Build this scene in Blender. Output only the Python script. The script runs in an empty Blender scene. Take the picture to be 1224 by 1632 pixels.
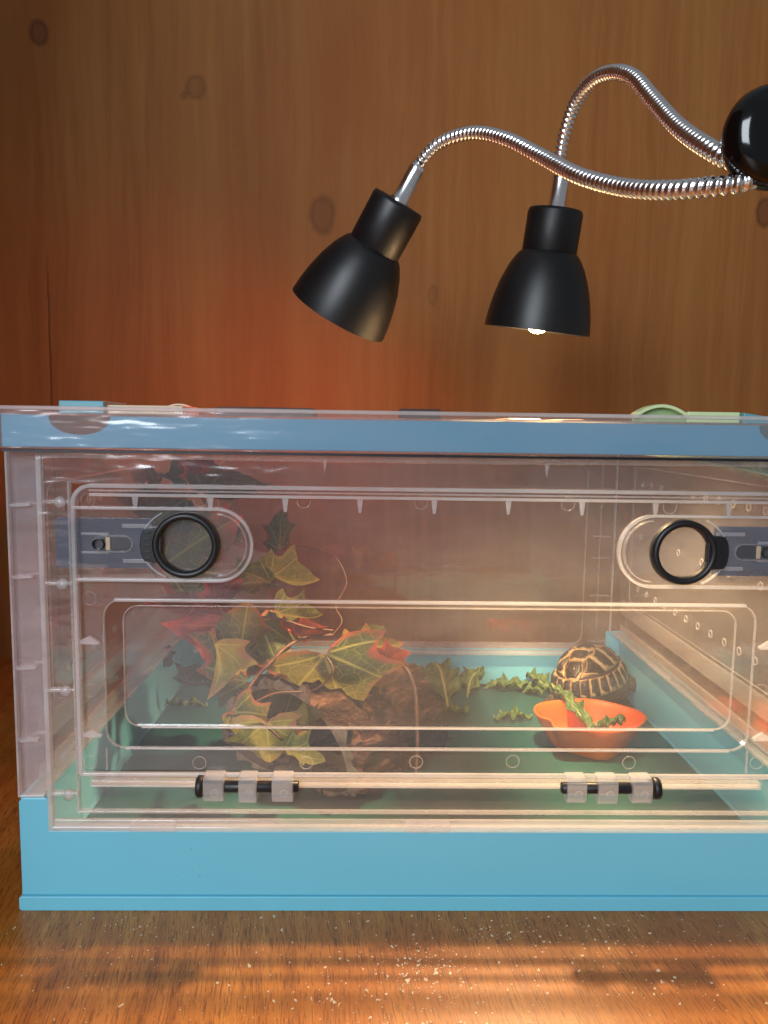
import bpy, bmesh, math, random
from mathutils import Vector, Matrix, noise
random.seed(7)
R = math.radians
S = bpy.context.scene
COL = S.collection
PI = math.pi

# ------------------------------------------------------------------ camera
CAM = Vector((-0.03736, -0.50297, 0.33556))
PITCH, YAW, ROLL = 0.11104, 0.02125, 0.01417
FPX, PW, PH = 1226.0, 1224, 1632
_fw = Vector((math.sin(YAW)*math.cos(PITCH), math.cos(YAW)*math.cos(PITCH), -math.sin(PITCH)))
_rt = Vector((math.cos(YAW), -math.sin(YAW), 0))
_up = _rt.cross(_fw)
_rt, _up = _rt*math.cos(ROLL) + _up*math.sin(ROLL), -_rt*math.sin(ROLL) + _up*math.cos(ROLL)
cd = bpy.data.cameras.new('camera')
cam = bpy.data.objects.new('camera', cd); COL.objects.link(cam)
cd.sensor_fit = 'VERTICAL'; cd.sensor_height = 24; cd.lens = 24*FPX/PH
cd.clip_start = .01; cd.clip_end = 50
cam.matrix_world = Matrix(((_rt.x, _up.x, -_fw.x, CAM.x), (_rt.y, _up.y, -_fw.y, CAM.y), (_rt.z, _up.z, -_fw.z, CAM.z), (0, 0, 0, 1)))
S.camera = cam

# ------------------------------------------------------------------ light, exposure
w = bpy.data.worlds.new('World'); S.world = w; w.use_nodes = True
bg = w.node_tree.nodes['Background']
bg.inputs[0].default_value = (.86, .92, 1, 1); bg.inputs[1].default_value = .20
def area_light(name, loc, target, sx, sy, power, color):
    l = bpy.data.lights.new(name, 'AREA'); l.shape = 'RECTANGLE'; l.size = sx; l.size_y = sy
    l.energy = power; l.color = color
    o = bpy.data.objects.new(name, l); COL.objects.link(o); o.location = loc
    o.rotation_euler = (Vector(target)-Vector(loc)).to_track_quat('-Z', 'Y').to_euler()
    return o
area_light('window_light', (-.85, -2.1, 1.15), (0, 0, .35), .85, 1.3, 52, (.84, .92, 1.0))
S.view_settings.view_transform = 'Standard'; S.view_settings.look = 'None'
S.view_settings.exposure = 0.0; S.view_settings.gamma = 1
S.render.engine = 'CYCLES'
cy = S.cycles
cy.use_denoising = True; cy.max_bounces = 7; cy.use_adaptive_sampling = True; cy.adaptive_threshold = .035; cy.transparent_max_bounces = 64
cy.diffuse_bounces = 4; cy.glossy_bounces = 4; cy.transmission_bounces = 6
cy.sample_clamp_indirect = 4; cy.caustics_reflective = False; cy.caustics_refractive = False
RED_POWER, WHITE_POWER, WHITE_BEAM = 1.4, .30, 37.0

# ------------------------------------------------------------------ helpers
def at(px, py, Y=None, Z=None):
    """point of the place seen at photo pixel (px, py), at a measured depth Y or height Z"""
    d = _fw + _rt*((px-PW/2)/FPX) - _up*((py-PH/2)/FPX)
    t = (Y-CAM.y)/d.y if Y is not None else (Z-CAM.z)/d.z
    return CAM + d*t
def lin(r, g, b):
    f = lambda c: (c/255/12.92) if c/255 <= .04045 else ((c/255+.055)/1.055)**2.4
    return (f(r), f(g), f(b), 1)

class MB:
    def __init__(s): s.v = []; s.f = []; s.sm = []
    def add(s, vs, fs, smooth=False):
        o = len(s.v); s.v += [tuple(v) for v in vs]
        s.f += [tuple(i+o for i in f) for f in fs]; s.sm += [smooth]*len(fs); return s
    def box(s, x0, x1, y0, y1, z0, z1):
        return s.add([(x, y, z) for z in (z0, z1) for y in (y0, y1) for x in (x0, x1)],
              [(0,2,3,1),(4,5,7,6),(0,1,5,4),(2,6,7,3),(0,4,6,2),(1,3,7,5)])
    def prism(s, pts, y0, y1):
        """outline in XZ (counter-clockwise seen from -Y) extruded along Y"""
        n = len(pts)
        return s.add([(x, y0, z) for x, z in pts]+[(x, y1, z) for x, z in pts],
              [tuple(range(n)), tuple(range(2*n-1, n-1, -1))]+[(i, i+n, (i+1)%n+n, (i+1)%n) for i in range(n)])
    def ribbon(s, pts, wd, y0, y1, closed=False):
        """rib of width wd standing along an XZ path"""
        n = len(pts); a = []; b = []
        for i in range(n):
            p = Vector(pts[i]); q0 = Vector(pts[(i-1)%n if closed else max(i-1,0)]); q1 = Vector(pts[(i+1)%n if closed else min(i+1,n-1)])
            d0 = (p-q0); d1 = (q1-p)
            if d0.length < 1e-9: d0 = d1
            if d1.length < 1e-9: d1 = d0
            d0.normalize(); d1.normalize(); t = (d0+d1).normalized(); nn = Vector((-t.y, t.x))
            k = min(1/max(nn.dot(Vector((-d0.y, d0.x))), .35), 2)*wd/2
            a.append(p+nn*k); b.append(p-nn*k)
        vs = [(q.x, y, q.y) for y in (y0, y1) for l in (a, b) for q in l]
        fs = []
        for i in range(n if closed else n-1):
            j = (i+1) % n
            fs += [(i, j, n+j, n+i), (2*n+i, 3*n+i, 3*n+j, 2*n+j), (i, 2*n+i, 2*n+j, j), (n+i, n+j, 3*n+j, 3*n+i)]
        if not closed:
            e = n-1; fs += [(0, n, 3*n, 2*n), (e, 2*n+e, 3*n+e, n+e)]
        return s.add(vs, fs)
    def tube(s, path, rad, sides=10, cap=True, smooth=True, helix=None):
        n = len(path); P = [Vector(p) for p in path]; vs = []; fs = []
        t = (P[1]-P[0]).normalized(); u = t.orthogonal().normalized()
        for i in range(n):
            t = (P[min(i+1, n-1)]-P[max(i-1, 0)]).normalized()
            u = (u-t*u.dot(t)).normalized(); v = t.cross(u)
            for k in range(sides):
                a = 2*PI*k/sides
                r = rad(i, a) if callable(rad) else (rad[i] if isinstance(rad, (list, tuple)) else rad)
                vs.append(P[i]+(u*math.cos(a)+v*math.sin(a))*r)
        for i in range(n-1):
            for k in range(sides):
                k2 = (k+1) % sides
                fs.append((i*sides+k, i*sides+k2, (i+1)*sides+k2, (i+1)*sides+k))
        if cap: fs += [tuple(range(sides-1, -1, -1)), tuple(range((n-1)*sides, n*sides))]
        return s.add(vs, fs, smooth)
    def lathe(s, prof, sides=40, M=None, smooth=True, cap=False):
        """profile of (radius, height) turned about +Z, placed with M"""
        vs = []; fs = []; M = M or Matrix()
        for r, z in prof:
            for k in range(sides):
                a = 2*PI*k/sides; vs.append(M @ Vector((r*math.cos(a), r*math.sin(a), z)))
        n = len(prof)
        for i in range(n-1):
            for k in range(sides):
                k2 = (k+1) % sides
                fs.append((i*sides+k, i*sides+k2, (i+1)*sides+k2, (i+1)*sides+k))
        if cap: fs += [tuple(range(sides-1, -1, -1)), tuple(range((n-1)*sides, n*sides))]
        return s.add(vs, fs, smooth)
    def ringmark(s, c, r, wd, n=24, M=None):
        """flat moulded ring in the XZ plane (or turned by M) with a round section"""
        path = []; vs = []; fs = []; m = 6
        for i in range(n):
            a = 2*PI*i/n
            for k in range(m):
                b = 2*PI*k/m; q = r+wd*math.cos(b)
                p = Vector((q*math.cos(a), wd*math.sin(b), q*math.sin(a)))
                vs.append(Vector(c)+(M @ p if M else p))
        for i in range(n):
            for k in range(m):
                fs.append((i*m+k, ((i+1)%n)*m+k, ((i+1)%n)*m+(k+1)%m, i*m+(k+1)%m))
        return s.add(vs, fs, True)
    def build(s, name, mat, parent=None, bevel=0, seg=2, normals=True):
        me = bpy.data.meshes.new(name); me.from_pydata(s.v, [], s.f); me.update()
        me.polygons.foreach_set('use_smooth', s.sm)
        if normals:
            bm = bmesh.new(); bm.from_mesh(me); bmesh.ops.recalc_face_normals(bm, faces=bm.faces); bm.to_mesh(me); bm.free()
        o = bpy.data.objects.new(name, me); COL.objects.link(o)
        if mat: me.materials.append(mat)
        if parent: o.parent = parent
        if bevel:
            md = o.modifiers.new('bevel', 'BEVEL'); md.width = bevel; md.segments = seg; md.limit_method = 'ANGLE'; md.angle_limit = R(40)
        return o
def tag(o, label=None, cat=None, group=None, kind=None):
    if label: o['label'] = label
    if cat: o['category'] = cat
    if group: o['group'] = group
    if kind: o['kind'] = kind
    return o
def empty(name, loc=(0,0,0)):
    o = bpy.data.objects.new(name, None); COL.objects.link(o); o.location = loc; o.empty_display_size = .02; return o
def keep(o, root):
    """parent a mesh built in world coordinates without moving it"""
    o.parent = root; o.matrix_parent_inverse = Matrix.Translation(-Vector(root.location)) if root.type == 'EMPTY' else Matrix(); return o
def rrect(x0, x1, z0, z1, r, n=6, rb=None):
    rb = r if rb is None else rb; pts = []
    for cx, cz, a0, q in ((x1-rb, z0+rb, -90, rb), (x1-r, z1-r, 0, r), (x0+r, z1-r, 90, r), (x0+rb, z0+rb, 180, rb)):
        for i in range(n+1):
            a = R(a0+90*i/n); pts.append((cx+q*math.cos(a), cz+q*math.sin(a)))
    return pts
def catmull(pts, n=10):
    P = [Vector(p) for p in pts]; P = [P[0]*2-P[1]]+P+[P[-1]*2-P[-2]]; out = []
    for i in range(1, len(P)-2):
        for k in range(n):
            t = k/n; a, b, c, d = P[i-1:i+3]
            out.append(.5*((2*b)+(c-a)*t+(2*a-5*b+4*c-d)*t*t+(3*b-a-3*c+d)*t**3))
    out.append(P[-2]); return out

# ------------------------------------------------------------------ materials
class NT:
    def __init__(s, name):
        s.m = bpy.data.materials.new(name); s.m.use_nodes = True; s.t = s.m.node_tree; s.t.nodes.clear()
        s.out = s.t.nodes.new('ShaderNodeOutputMaterial')
    def n(s, typ, ins=None, **kw):
        nd = s.t.nodes.new('ShaderNode'+typ)
        for k, v in kw.items(): setattr(nd, k, v)
        for k, v in (ins or {}).items():
            if isinstance(v, bpy.types.NodeSocket): s.t.links.new(v, nd.inputs[k])
            else: nd.inputs[k].default_value = v
        return nd
    def math(s, op, a, b=None, c=None, clamp=False):
        ins = {0: a}
        if b is not None: ins[1] = b
        if c is not None: ins[2] = c
        return s.n('Math', ins, operation=op, use_clamp=clamp).outputs[0]
    def mix(s, f, a, b, blend='MIX'):
        nd = s.n('Mix', data_type='RGBA', blend_type=blend)
        for i, v in ((0, f), (6, a), (7, b)):
            if isinstance(v, bpy.types.NodeSocket): s.t.links.new(v, nd.inputs[i])
            else: nd.inputs[i].default_value = v
        return nd.outputs[2]
    def ramp(s, f, stops, interp='LINEAR'):
        nd = s.n('ValToRGB', {0: f}); nd.color_ramp.interpolation = interp
        while len(nd.color_ramp.elements) < len(stops): nd.color_ramp.elements.new(.5)
        for e, (p, c) in zip(nd.color_ramp.elements, stops): e.position = p; e.color = c if len(c) == 4 else (*c, 1)
        return nd.outputs[0]
    def sstep(s, x, a, b):
        nd = s.n('MapRange', {0: x, 1: a, 2: b}, interpolation_type='SMOOTHSTEP'); return nd.outputs[0]
    def coords(s, kind='Object'): return s.n('TexCoord').outputs[kind]
    def map(s, v, scale=(1,1,1), loc=(0,0,0), rot=(0,0,0)):
        return s.n('Mapping', {'Vector': v, 'Scale': scale, 'Location': loc, 'Rotation': rot}).outputs[0]
    def noise(s, v, scale, detail=4, rough=.55, dist=0):
        return s.n('TexNoise', {'Vector': v, 'Scale': scale, 'Detail': detail, 'Roughness': rough, 'Distortion': dist}).outputs[0]
    def bump(s, h, strength=.3, dist=.001):
        return s.n('Bump', {'Height': h, 'Strength': strength, 'Distance': dist}).outputs[0]
    def bsdf(s, **k):
        b = s.n('BsdfPrincipled', {kk.replace('_', ' '): v for kk, v in k.items()})
        s.t.links.new(b.outputs[0], s.out.inputs[0]); return s.m
    def surf(s, sh): s.t.links.new(sh, s.out.inputs[0]); return s.m

def plastic(name, col, rough=.35, var=.06, spec=.5, bumpy=.05):
    t = NT(name); v = t.coords(); nz = t.noise(v, 35, 5); big = t.noise(v, 6, 3)
    c2 = tuple(x*(1-var*2) for x in col[:3])+(1,); c3 = tuple(min(1, x*(1+var)) for x in col[:3])+(1,)
    c = t.mix(big, c2, c3)
    vo = t.n('TexVoronoi', {'Vector': v, 'Scale': 120, 'Randomness': 1.0}).outputs[0]; on = t.sstep(t.noise(v, 17, 2), .62, .66)
    c = t.mix(t.math('MULTIPLY', t.math('MULTIPLY', t.math('SUBTRACT', 1.0, t.sstep(vo, .05, .12)), on), .30), c, (.10, .09, .08, 1))   # odd dust specks
    return t.bsdf(Base_Color=c, Roughness=t.n('MapRange', {0: nz, 3: rough*.8, 4: rough*1.25}).outputs[0],
                  Specular_IOR_Level=spec, Normal=t.bump(t.noise(v, 900, 2), bumpy, .0004))
def clear(name, milk, col=(.93, .90, .93, 1), tint=(.985, .98, .98, 1), rough=.06, trans=.5, wav=.0, streak=.0):
    """clear moulded plastic: mostly see-through, a little cloudy, glossy at grazing angles"""
    t = NT(name); v = t.coords()
    nrm = t.bump(t.noise(t.map(v, (.45, 1, 1.6)), 22, 3), 1.0, wav) if wav else None
    fac = t.n('LayerWeight', {'Blend': .5}).outputs['Facing']
    fr = t.math('MULTIPLY_ADD', t.math('POWER', fac, 4.0), .75, .035, clamp=True)
    smear = t.noise(t.map(v, (5, 5, 14)), 3, 5, .6)
    mk = t.n('MapRange', {0: smear, 1: .35, 2: .75, 3: milk*.75, 4: milk*1.3+streak}).outputs[0]
    tr = t.n('BsdfTransparent', {0: tint}).outputs[0]
    df = t.n('BsdfDiffuse', {0: col}).outputs[0]; tl = t.n('BsdfTranslucent', {0: col}).outputs[0]
    body = t.n('MixShader', {0: trans, 1: df, 2: tl}).outputs[0]
    a = t.n('MixShader', {0: mk, 1: tr, 2: body}).outputs[0]
    gi = {'Color': (1, 1, 1, 1), 'Roughness': rough}
    if nrm is not None: gi['Normal'] = nrm
    gl = t.n('BsdfAnisotropic', gi).outputs[0]
    return t.surf(t.n('MixShader', {0: fr, 1: a, 2: gl}).outputs[0])
def emit(name, col, strength):
    t = NT(name); return t.surf(t.n('Emission', {0: col, 1: strength}).outputs[0])
def metal(name, col, rough):
    t = NT(name); v = t.coords(); nz = t.noise(v, 120, 3)
    return t.bsdf(Base_Color=col, Metallic=1.0, Roughness=t.n('MapRange', {0: nz, 3: rough*.7, 4: rough*1.5}).outputs[0])

def wall_wood():
    t = NT('pine_wall'); v = t.coords()
    sx = t.n('SeparateXYZ', {0: v}); X, Z = sx.outputs[0], sx.outputs[2]
    warp = t.noise(t.map(v, (2.2, 1, .9)), 3, 4)
    vv = t.n('VectorMath', {0: v, 1: t.n('CombineXYZ', {0: t.math('MULTIPLY', t.math('SUBTRACT', warp, .5), .05)}).outputs[0]}, operation='ADD').outputs[0]
    g1 = t.noise(t.map(vv, (26, 1, 1.1)), 3.2, 6, .6); g2 = t.noise(t.map(vv, (140, 1, 3)), 3, 4, .6)
    big = t.noise(t.map(v, (1, 1, .5)), 3.5, 4)
    board = t.noise(t.map(v, (9, 0, 0)), 1.0, 1)
    c = t.ramp(g1, [(.2, lin(130, 82, 42)), (.5, lin(145, 95, 50)), (.8, lin(158, 109, 60))])
    c = t.mix(t.sstep(big, .35, .75), c, lin(140, 82, 38)); c = t.mix(t.math('MULTIPLY', t.sstep(g2, .52, .75), .22), c, lin(106, 60, 26))
    c = t.mix(t.math('MULTIPLY', t.sstep(board, .45, .6), .3), c, lin(160, 112, 60))
    for kx, kz, a, b, st in KNOTS:
        dx = t.math('DIVIDE', t.math('SUBTRACT', X, kx), a); dz = t.math('DIVIDE', t.math('SUBTRACT', Z, kz), b)
        r = t.math('SQRT', t.math('ADD', t.math('MULTIPLY', dx, dx), t.math('MULTIPLY', dz, dz)))
        r = t.math('ADD', r, t.math('MULTIPLY', t.math('SUBTRACT', t.noise(v, 60, 3), .5), .6))
        core = t.math('MULTIPLY', t.math('SUBTRACT', 1.0, t.sstep(r, .75, 1.15)), st)
        ring = t.math('MULTIPLY', t.math('MULTIPLY', t.sstep(r, .7, 1.0), t.math('SUBTRACT', 1.0, t.sstep(r, 1.0, 1.5))), st)
        c = t.mix(core, c, lin(82, 50, 36)); c = t.mix(ring, c, lin(60, 34, 20))
    # hairline crack
    cx = t.math('ADD', -.4738, t.math('MULTIPLY', t.math('SUBTRACT', t.noise(t.map(v, (0, 0, 14)), 1, 2), .5), .006))
    ck = t.math('SUBTRACT', 1.0, t.sstep(t.math('ABSOLUTE', t.math('SUBTRACT', X, cx)), .0005, .0022))
    ck = t.math('MULTIPLY', ck, t.math('SUBTRACT', 1.0, t.sstep(Z, .50, .58)))
    c = t.mix(t.math('MULTIPLY', ck, .5), c, lin(26, 12, 6))
    h = t.math('ADD', t.math('MULTIPLY', g2, .6), t.math('MULTIPLY', ck, -3))
    return t.bsdf(Base_Color=c, Roughness=.6, Specular_IOR_Level=.15, Normal=t.bump(h, .12, .0012))
def shelf_wood():
    t = NT('varnished_shelf_wood'); v = t.coords()
    warp = t.noise(t.map(v, (1.5, .8, 1)), 4, 3)
    vv = t.n('VectorMath', {0: t.map(v, rot=(0, 0, R(-7))), 1: t.n('CombineXYZ', {0: t.math('MULTIPLY', t.math('SUBTRACT', warp, .5), .03)}).outputs[0]}, operation='ADD').outputs[0]
    g1 = t.noise(t.map(vv, (30, 2.2, 1)), 3, 6, .62); g2 = t.noise(t.map(vv, (330, 20, 1)), 3, 6, .72)
    big = t.noise(t.map(v, (1.2, .8, 1)), 7, 4)
    c = t.ramp(g1, [(.22, lin(132, 76, 30)), (.5, lin(176, 112, 48)), (.8, lin(202, 140, 68))])
    c = t.mix(t.sstep(big, .4, .7), c, lin(164, 96, 36))
    c = t.mix(t.math('MULTIPLY', t.sstep(g2, .51, .58), .62), c, lin(74, 38, 14)); c = t.mix(t.math('MULTIPLY', t.sstep(t.noise(t.map(vv, (90, 14, 1)), 6, 6, .75), .6, .68), .5), c, lin(58, 30, 12))
    wear = t.math('MULTIPLY', t.sstep(t.noise(t.map(vv, (34, 6, 1)), 9, 5, .7), .60, .72), t.sstep(t.noise(v, 8, 2), .45, .7))
    c = t.mix(t.math('MULTIPLY', wear, .35), c, lin(206, 168, 116))
    rg = t.n('MapRange', {0: g2, 3: .22, 4: .5}).outputs[0]
    return t.bsdf(Base_Color=c, Roughness=rg, Specular_IOR_Level=.45, Normal=t.bump(g2, .18, .0008))

KNOTS = []
for px, py, a, b, st in ((62, 52, .010, .013, .55), (312, 138, .012, .013, .28), (293, 152, .004, .004, .3), (514, 343, .014, .021, .38), (1219, 338, .010, .016, .55), (690, 470, .006, .012, .2)):
    k = at(px, py, Y=.575); KNOTS.append((k.x, k.z, a, b, st))

M = {}
M['wall'] = wall_wood(); M['shelf'] = shelf_wood()
M['blue'] = plastic('sky_blue_plastic', lin(115, 199, 222), .38, .05)
M['band'] = plastic('lid_blue_plastic', lin(86, 154, 186), .3, .05)
M['clear'] = clear('clear_plastic', .032, rough=.05, wav=.0006)
M['front'] = clear('clear_front_plastic', .06, col=(.86, .87, .93, 1), rough=.12, wav=.0032)
M['sidesheet'] = clear('clear_side_plastic', .085, col=(.92, .90, .88, 1), rough=.07, wav=.0008)
M['door'] = clear('clear_door_plastic', .048, col=(.84, .86, .94, 1), rough=.05, wav=.0006)
M['side'] = clear('cloudy_side_plastic', .22, col=(.86, .86, .94, 1), rough=.09, wav=.0008)
M['rib'] = clear('moulded_edge_plastic', .48, col=(.94, .93, .94, 1), rough=.12)
M['thinrib'] = clear('thin_edge_plastic', .27, col=(.96, .93, .92, 1), rough=.1)
M['frost'] = clear('frosted_plastic', .38, col=(.95, .94, .97, 1), rough=.15)
M['lidskin'] = clear('clear_lid_plastic', .10, col=(.94, .88, .90, 1), rough=.13, wav=.0028)
M['lidtop'] = clear('cloudy_lid_plastic', .10, col=(.92, .92, .90, 1), rough=.1)
M['black'] = plastic('black_rubber', lin(24, 25, 28), .42, .1)
M['shade'] = plastic('satin_black_paint', lin(17, 17, 19), .40, .05, bumpy=.08)
M['gloss'] = plastic('glossy_black_plastic', lin(9, 9, 10), .1, .02, bumpy=0)
M['chrome'] = metal('polished_chrome', (.95, .95, .96, 1), .2)
M['reflector'] = plastic('white_reflector', (.75, .73, .7, 1), .4, .02)
M['plate'] = clear('smoky_blue_slide', .80, col=lin(88, 96, 118), tint=(.6, .65, .75, 1), rough=.15, trans=.3)
M['slot'] = plastic('dark_slot_plastic', lin(18, 21, 30), .4)
M['lightgreen'] = plastic('pale_green_plastic', lin(206, 224, 172), .35, .04)
M['teal'] = plastic('teal_plastic', lin(96, 160, 172), .35, .05)
M['darktab'] = plastic('dark_brown_tab', lin(70, 50, 40), .4)
M['cream'] = plastic('cream_plastic', lin(214, 190, 158), .4)
M['white_bulb'] = emit('warm_white_bulb_glass', (1.0, .70, .36, 1), 1)
M['red_bulb'] = emit('red_bulb_glass', (1.0, .105, .03, 1), 1)
M['fleck'] = plastic('paint_fleck', lin(226, 206, 176), .7, .15)

# ------------------------------------------------------------------ setting
YW = .575
mb = MB().box(-1.1, 1.1, YW, YW+.02, -.02, 1.5)
tag(mb.build('back_wall', M['wall']), kind='structure')
mb = MB().box(-1.1, 1.1, -1.2, YW-.001, -.03, 0)
tag(mb.build('shelf', M['shelf']), kind='structure')

mb = MB().box(-.590, -.570, -.62, YW-.001, .0005, 1.5)  # unseen panel, added beyond the frame to darken the left of the wall
tag(mb.build('added_shade_panel', M['wall']), kind='structure')

def flecks():
    mb = MB(); rnd = random.Random(3)
    centres = [(at(px, py, Z=0), s) for px, py, s in ((670, 1530, .02), (690, 1550, .012), (780, 1490, .012), (640, 1550, .02), (900, 1500, .03), (560, 1600, .04),
               (1040, 1560, .03), (480, 1600, .03), (820, 1600, .04), (200, 1480, .03), (400, 1480, .04), (980, 1500, .04), (620, 1620, .03), (700, 1600, .03))]
    def flake(x, y, r):
        n = rnd.randint(4, 8); a0 = rnd.random()*6; st = 1+rnd.random()*1.6*(rnd.random() < .4); an = rnd.gauss(1.45, .5)
        z0, z1 = .00005, .00018+rnd.random()*.00025; p = []
        for i in range(n):
            a = a0+2*PI*i/n; q = r*(.35+rnd.random()*.95); u, v_ = q*math.cos(a)*st, q*math.sin(a)
            p.append((x+u*math.cos(an)-v_*math.sin(an), y+u*math.sin(an)+v_*math.cos(an)))
        mb.add([(q[0], q[1], z0) for q in p]+[(q[0], q[1], z1) for q in p], [tuple(range(n, 2*n))]+[(i, (i+1)%n, (i+1)%n+n, i+n) for i in range(n)])
    for i in range(760):
        c, s = rnd.choice(centres); x = rnd.gauss(c.x, s); y = rnd.gauss(c.y, s*.6)
        if y > -.004: continue
        flake(x, y, .00024+.0009*rnd.random()**4)
    for i in range(520):
        x = rnd.uniform(-.3, .3); y = -.006-.14*rnd.random()
        flake(x, y, .00020+.0007*rnd.random()**5)
    for px, py in ((150, 1205), (12, 1370), (15, 1310), (22, 1480)):
        c = at(px, py, Z=0)
        if c.y < 0: flake(c.x, c.y, .0008)
    o = mb.build('paint_flecks', M['fleck'])
    tag(o, 'tiny pale paint flecks scattered over the worn shelf in front of the box', 'paint flecks', kind='stuff')
flecks()

# ------------------------------------------------------------------ storage box
XC, HW = .007, .2797            # centre and half width
XL, XR = XC-HW, XC+HW
D = .447                        # depth of the box
ZP, ZC = .0577, .081            # top of base between / at the corners
ZL = .3181                      # underside of lid
FL = .009                       # floor of the tub
box = empty('storage_box', (XC, D/2, 0))
tag(box, 'clear folding storage box with sky blue base and lid band, standing on the wooden shelf', 'storage box')
def part(mb, name, mat, parent=None, **k):
    o = mb.build(name, M[mat] if isinstance(mat, str) else mat, None, **k)
    if parent is None: keep(o, box)
    else: o.parent = parent
    return o
mir = lambda x: 2*XC-x
T = .003
xa, xb = -.2525, mir(-.2525)
# base tub: front, back and side walls with raised corners, floor
def wall_outline(z0):
    r = .003
    return [(XL, z0), (XR, z0), (XR, ZC-r), (XR-r, ZC), (xb+r*.3, ZC), (xb, ZC-r), (xb, ZP), (xa, ZP), (xa, ZC-r), (xa-r*.3, ZC), (XL+r, ZC), (XL, ZC-r)]
mb = MB()
mb.prism(wall_outline(.0105), 0, T); mb.prism(wall_outline(.0105), D-T, D)
mb.box(XL, XL+T, T, D-T, .0105, ZC); mb.box(XR-T, XR, T, D-T, .0105, ZC)
base = part(mb, 'base_tub', 'blue', bevel=.0009)
mb = MB().box(XL+T, XR-T, T, D-T, .004, FL-.0015); part(mb, 'tub_floor', 'blue', base)
M['mat'] = plastic('dark_green_liner', lin(30, 86, 80), .3, .10)
mt = MB().box(XL+.0045, XR-.0045, .008, D-.006, FL-.0013, FL).build('floor_liner', M['mat'], bevel=.0005)
tag(mt, 'smooth dark green liner sheet covering the bottom of the storage box', 'floor liner')
e = .0016
mb = MB(); mb.prism([(p[0], p[1]) for p in rrect(XL-e, XR+e, .0, .0103, .002, 3)], -e, T)
mb.box(XL-e, XL+T, T, D+e, .0, .0103); mb.box(XR-T, XR+e, T, D+e, .0, .0103)
part(mb, 'base_lip', 'blue', base, bevel=.0005)
# inner rim ledges of the tub along the sides
for nm, x0, x1 in (('rim_ledge', XL+T, XL+.013), ('rim_ledge', XR-.013, XR-T)):
    part(MB().box(x0, x1, T+.0005, D-T-.0005, ZC-.004, ZC-.0005), nm, 'frost', base, bevel=.0008)
part(MB().box(XL+.02, XR-.02, D-.014, D-T-.0003, ZP-.006, ZP-.001), 'rim_ledge', 'frost', base, bevel=.0008)

# front panel: plate with the opening for the door
PX0, PX1, PZ0, PZ1 = -.2530, mir(-.2530), ZP-.0004, ZL-.001
DX0, DX1, DZ0, DZ1 = -.2305, mir(-.2305), .0975, .2955
mb = MB()
yo, yi = .0004, .0022
mb.box(PX0, DX0-.0004, yo, yi, PZ0, PZ1); mb.box(DX1+.0004, PX1, yo, yi, PZ0, PZ1)
mb.box(DX0-.0002, DX1+.0002, yo, yi, DZ1+.0003, PZ1); mb.box(DX0-.0002, DX1+.0002, yo, yi, PZ0, DZ0-.0003)
fp = part(mb, 'front_panel', 'front')
def rib(pts, wd, dep, parent, name='rib', mat='rib', closed=False, y=-.0012):
    return part(MB().ribbon(pts, wd, y, y+dep), name, mat, parent, bevel=min(wd*.22, .0006))
rib([(PX0+.002, PZ1), (PX0+.002, PZ0+.002), (PX1-.002, PZ0+.002), (PX1-.002, PZ1)], .0034, .005, fp, 'outer_rib')
rib([(DX0-.0015, PZ1-.02), (DX0-.0015, .0715), (DX1+.0015, .0715), (DX1+.0015, PZ1-.02)], .0017, .004, fp, 'inner_rib', 'thinrib')
rib([(PX0+.004, .0625), (PX1-.004, .0625)], .0065, .003, fp, 'lower_strip', clear('hazy_strip', .30, col=(.92, .9, .9, 1), rough=.12), y=-.0005)
rib([(PX0+.004, PZ1-.003), (PX1-.004, PZ1-.003)], .004, .004, fp, 'upper_strip', 'thinrib')
rib([(DX0+.006, .0915), (DX1-.006, .0915)], .0022, .006, fp, 'sill_rib', 'thinrib', y=.002)
rib([(DX0+.006, .0885), (DX1-.006, .0885)], .0012, .006, fp, 'sill_rib', 'rib', y=.002)
for s in (1, -1):
    f = (lambda x: x) if s == 1 else mir
    for z in (.2836, .2295, .1568, .0841):
        o = rib([(f(-.2495), z), (f(-.2315), z)], .0024, .005, fp, 'cross_rib', 'thinrib')
        q = MB().lathe([(.0002, -.0026), (.0022, -.0024), (.0034, -.0014), (.0036, 0), (.0034, .002), (.0002, .0022)], 20, Matrix.Translation((f(-.2375), -.001, z)) @ Matrix.Rotation(PI/2, 4, 'X'))
        part(q, 'stud', 'frost', fp)
for px in (682, 245):
    p = at(px, 1317, Y=0); part(MB().box(p.x-.0155, p.x+.0155, -.0021, -.0004, PZ0+.0005, .0665), 'catch', 'thinrib', fp, bevel=.0005)
for px, py in ((518, 726), (872, 734)):
    p = at(px, py, Y=0)
    part(MB().box(p.x-.0095, p.x+.0095, -.003, .001, p.z-.0008, p.z+.0008), 'clip', 'thinrib', fp, bevel=.0003)
    part(MB().add([(p.x-.0016, -.001, p.z-.002), (p.x+.0016, -.001, p.z-.002), (p.x, -.001, p.z-.0115), (p.x-.0016, .001, p.z-.002), (p.x+.0016, .001, p.z-.002), (p.x, .001, p.z-.0115)],
                  [(0,2,1),(3,4,5),(0,1,4,3),(1,2,5,4),(2,0,3,5)]), 'clip', 'thinrib', fp)

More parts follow.
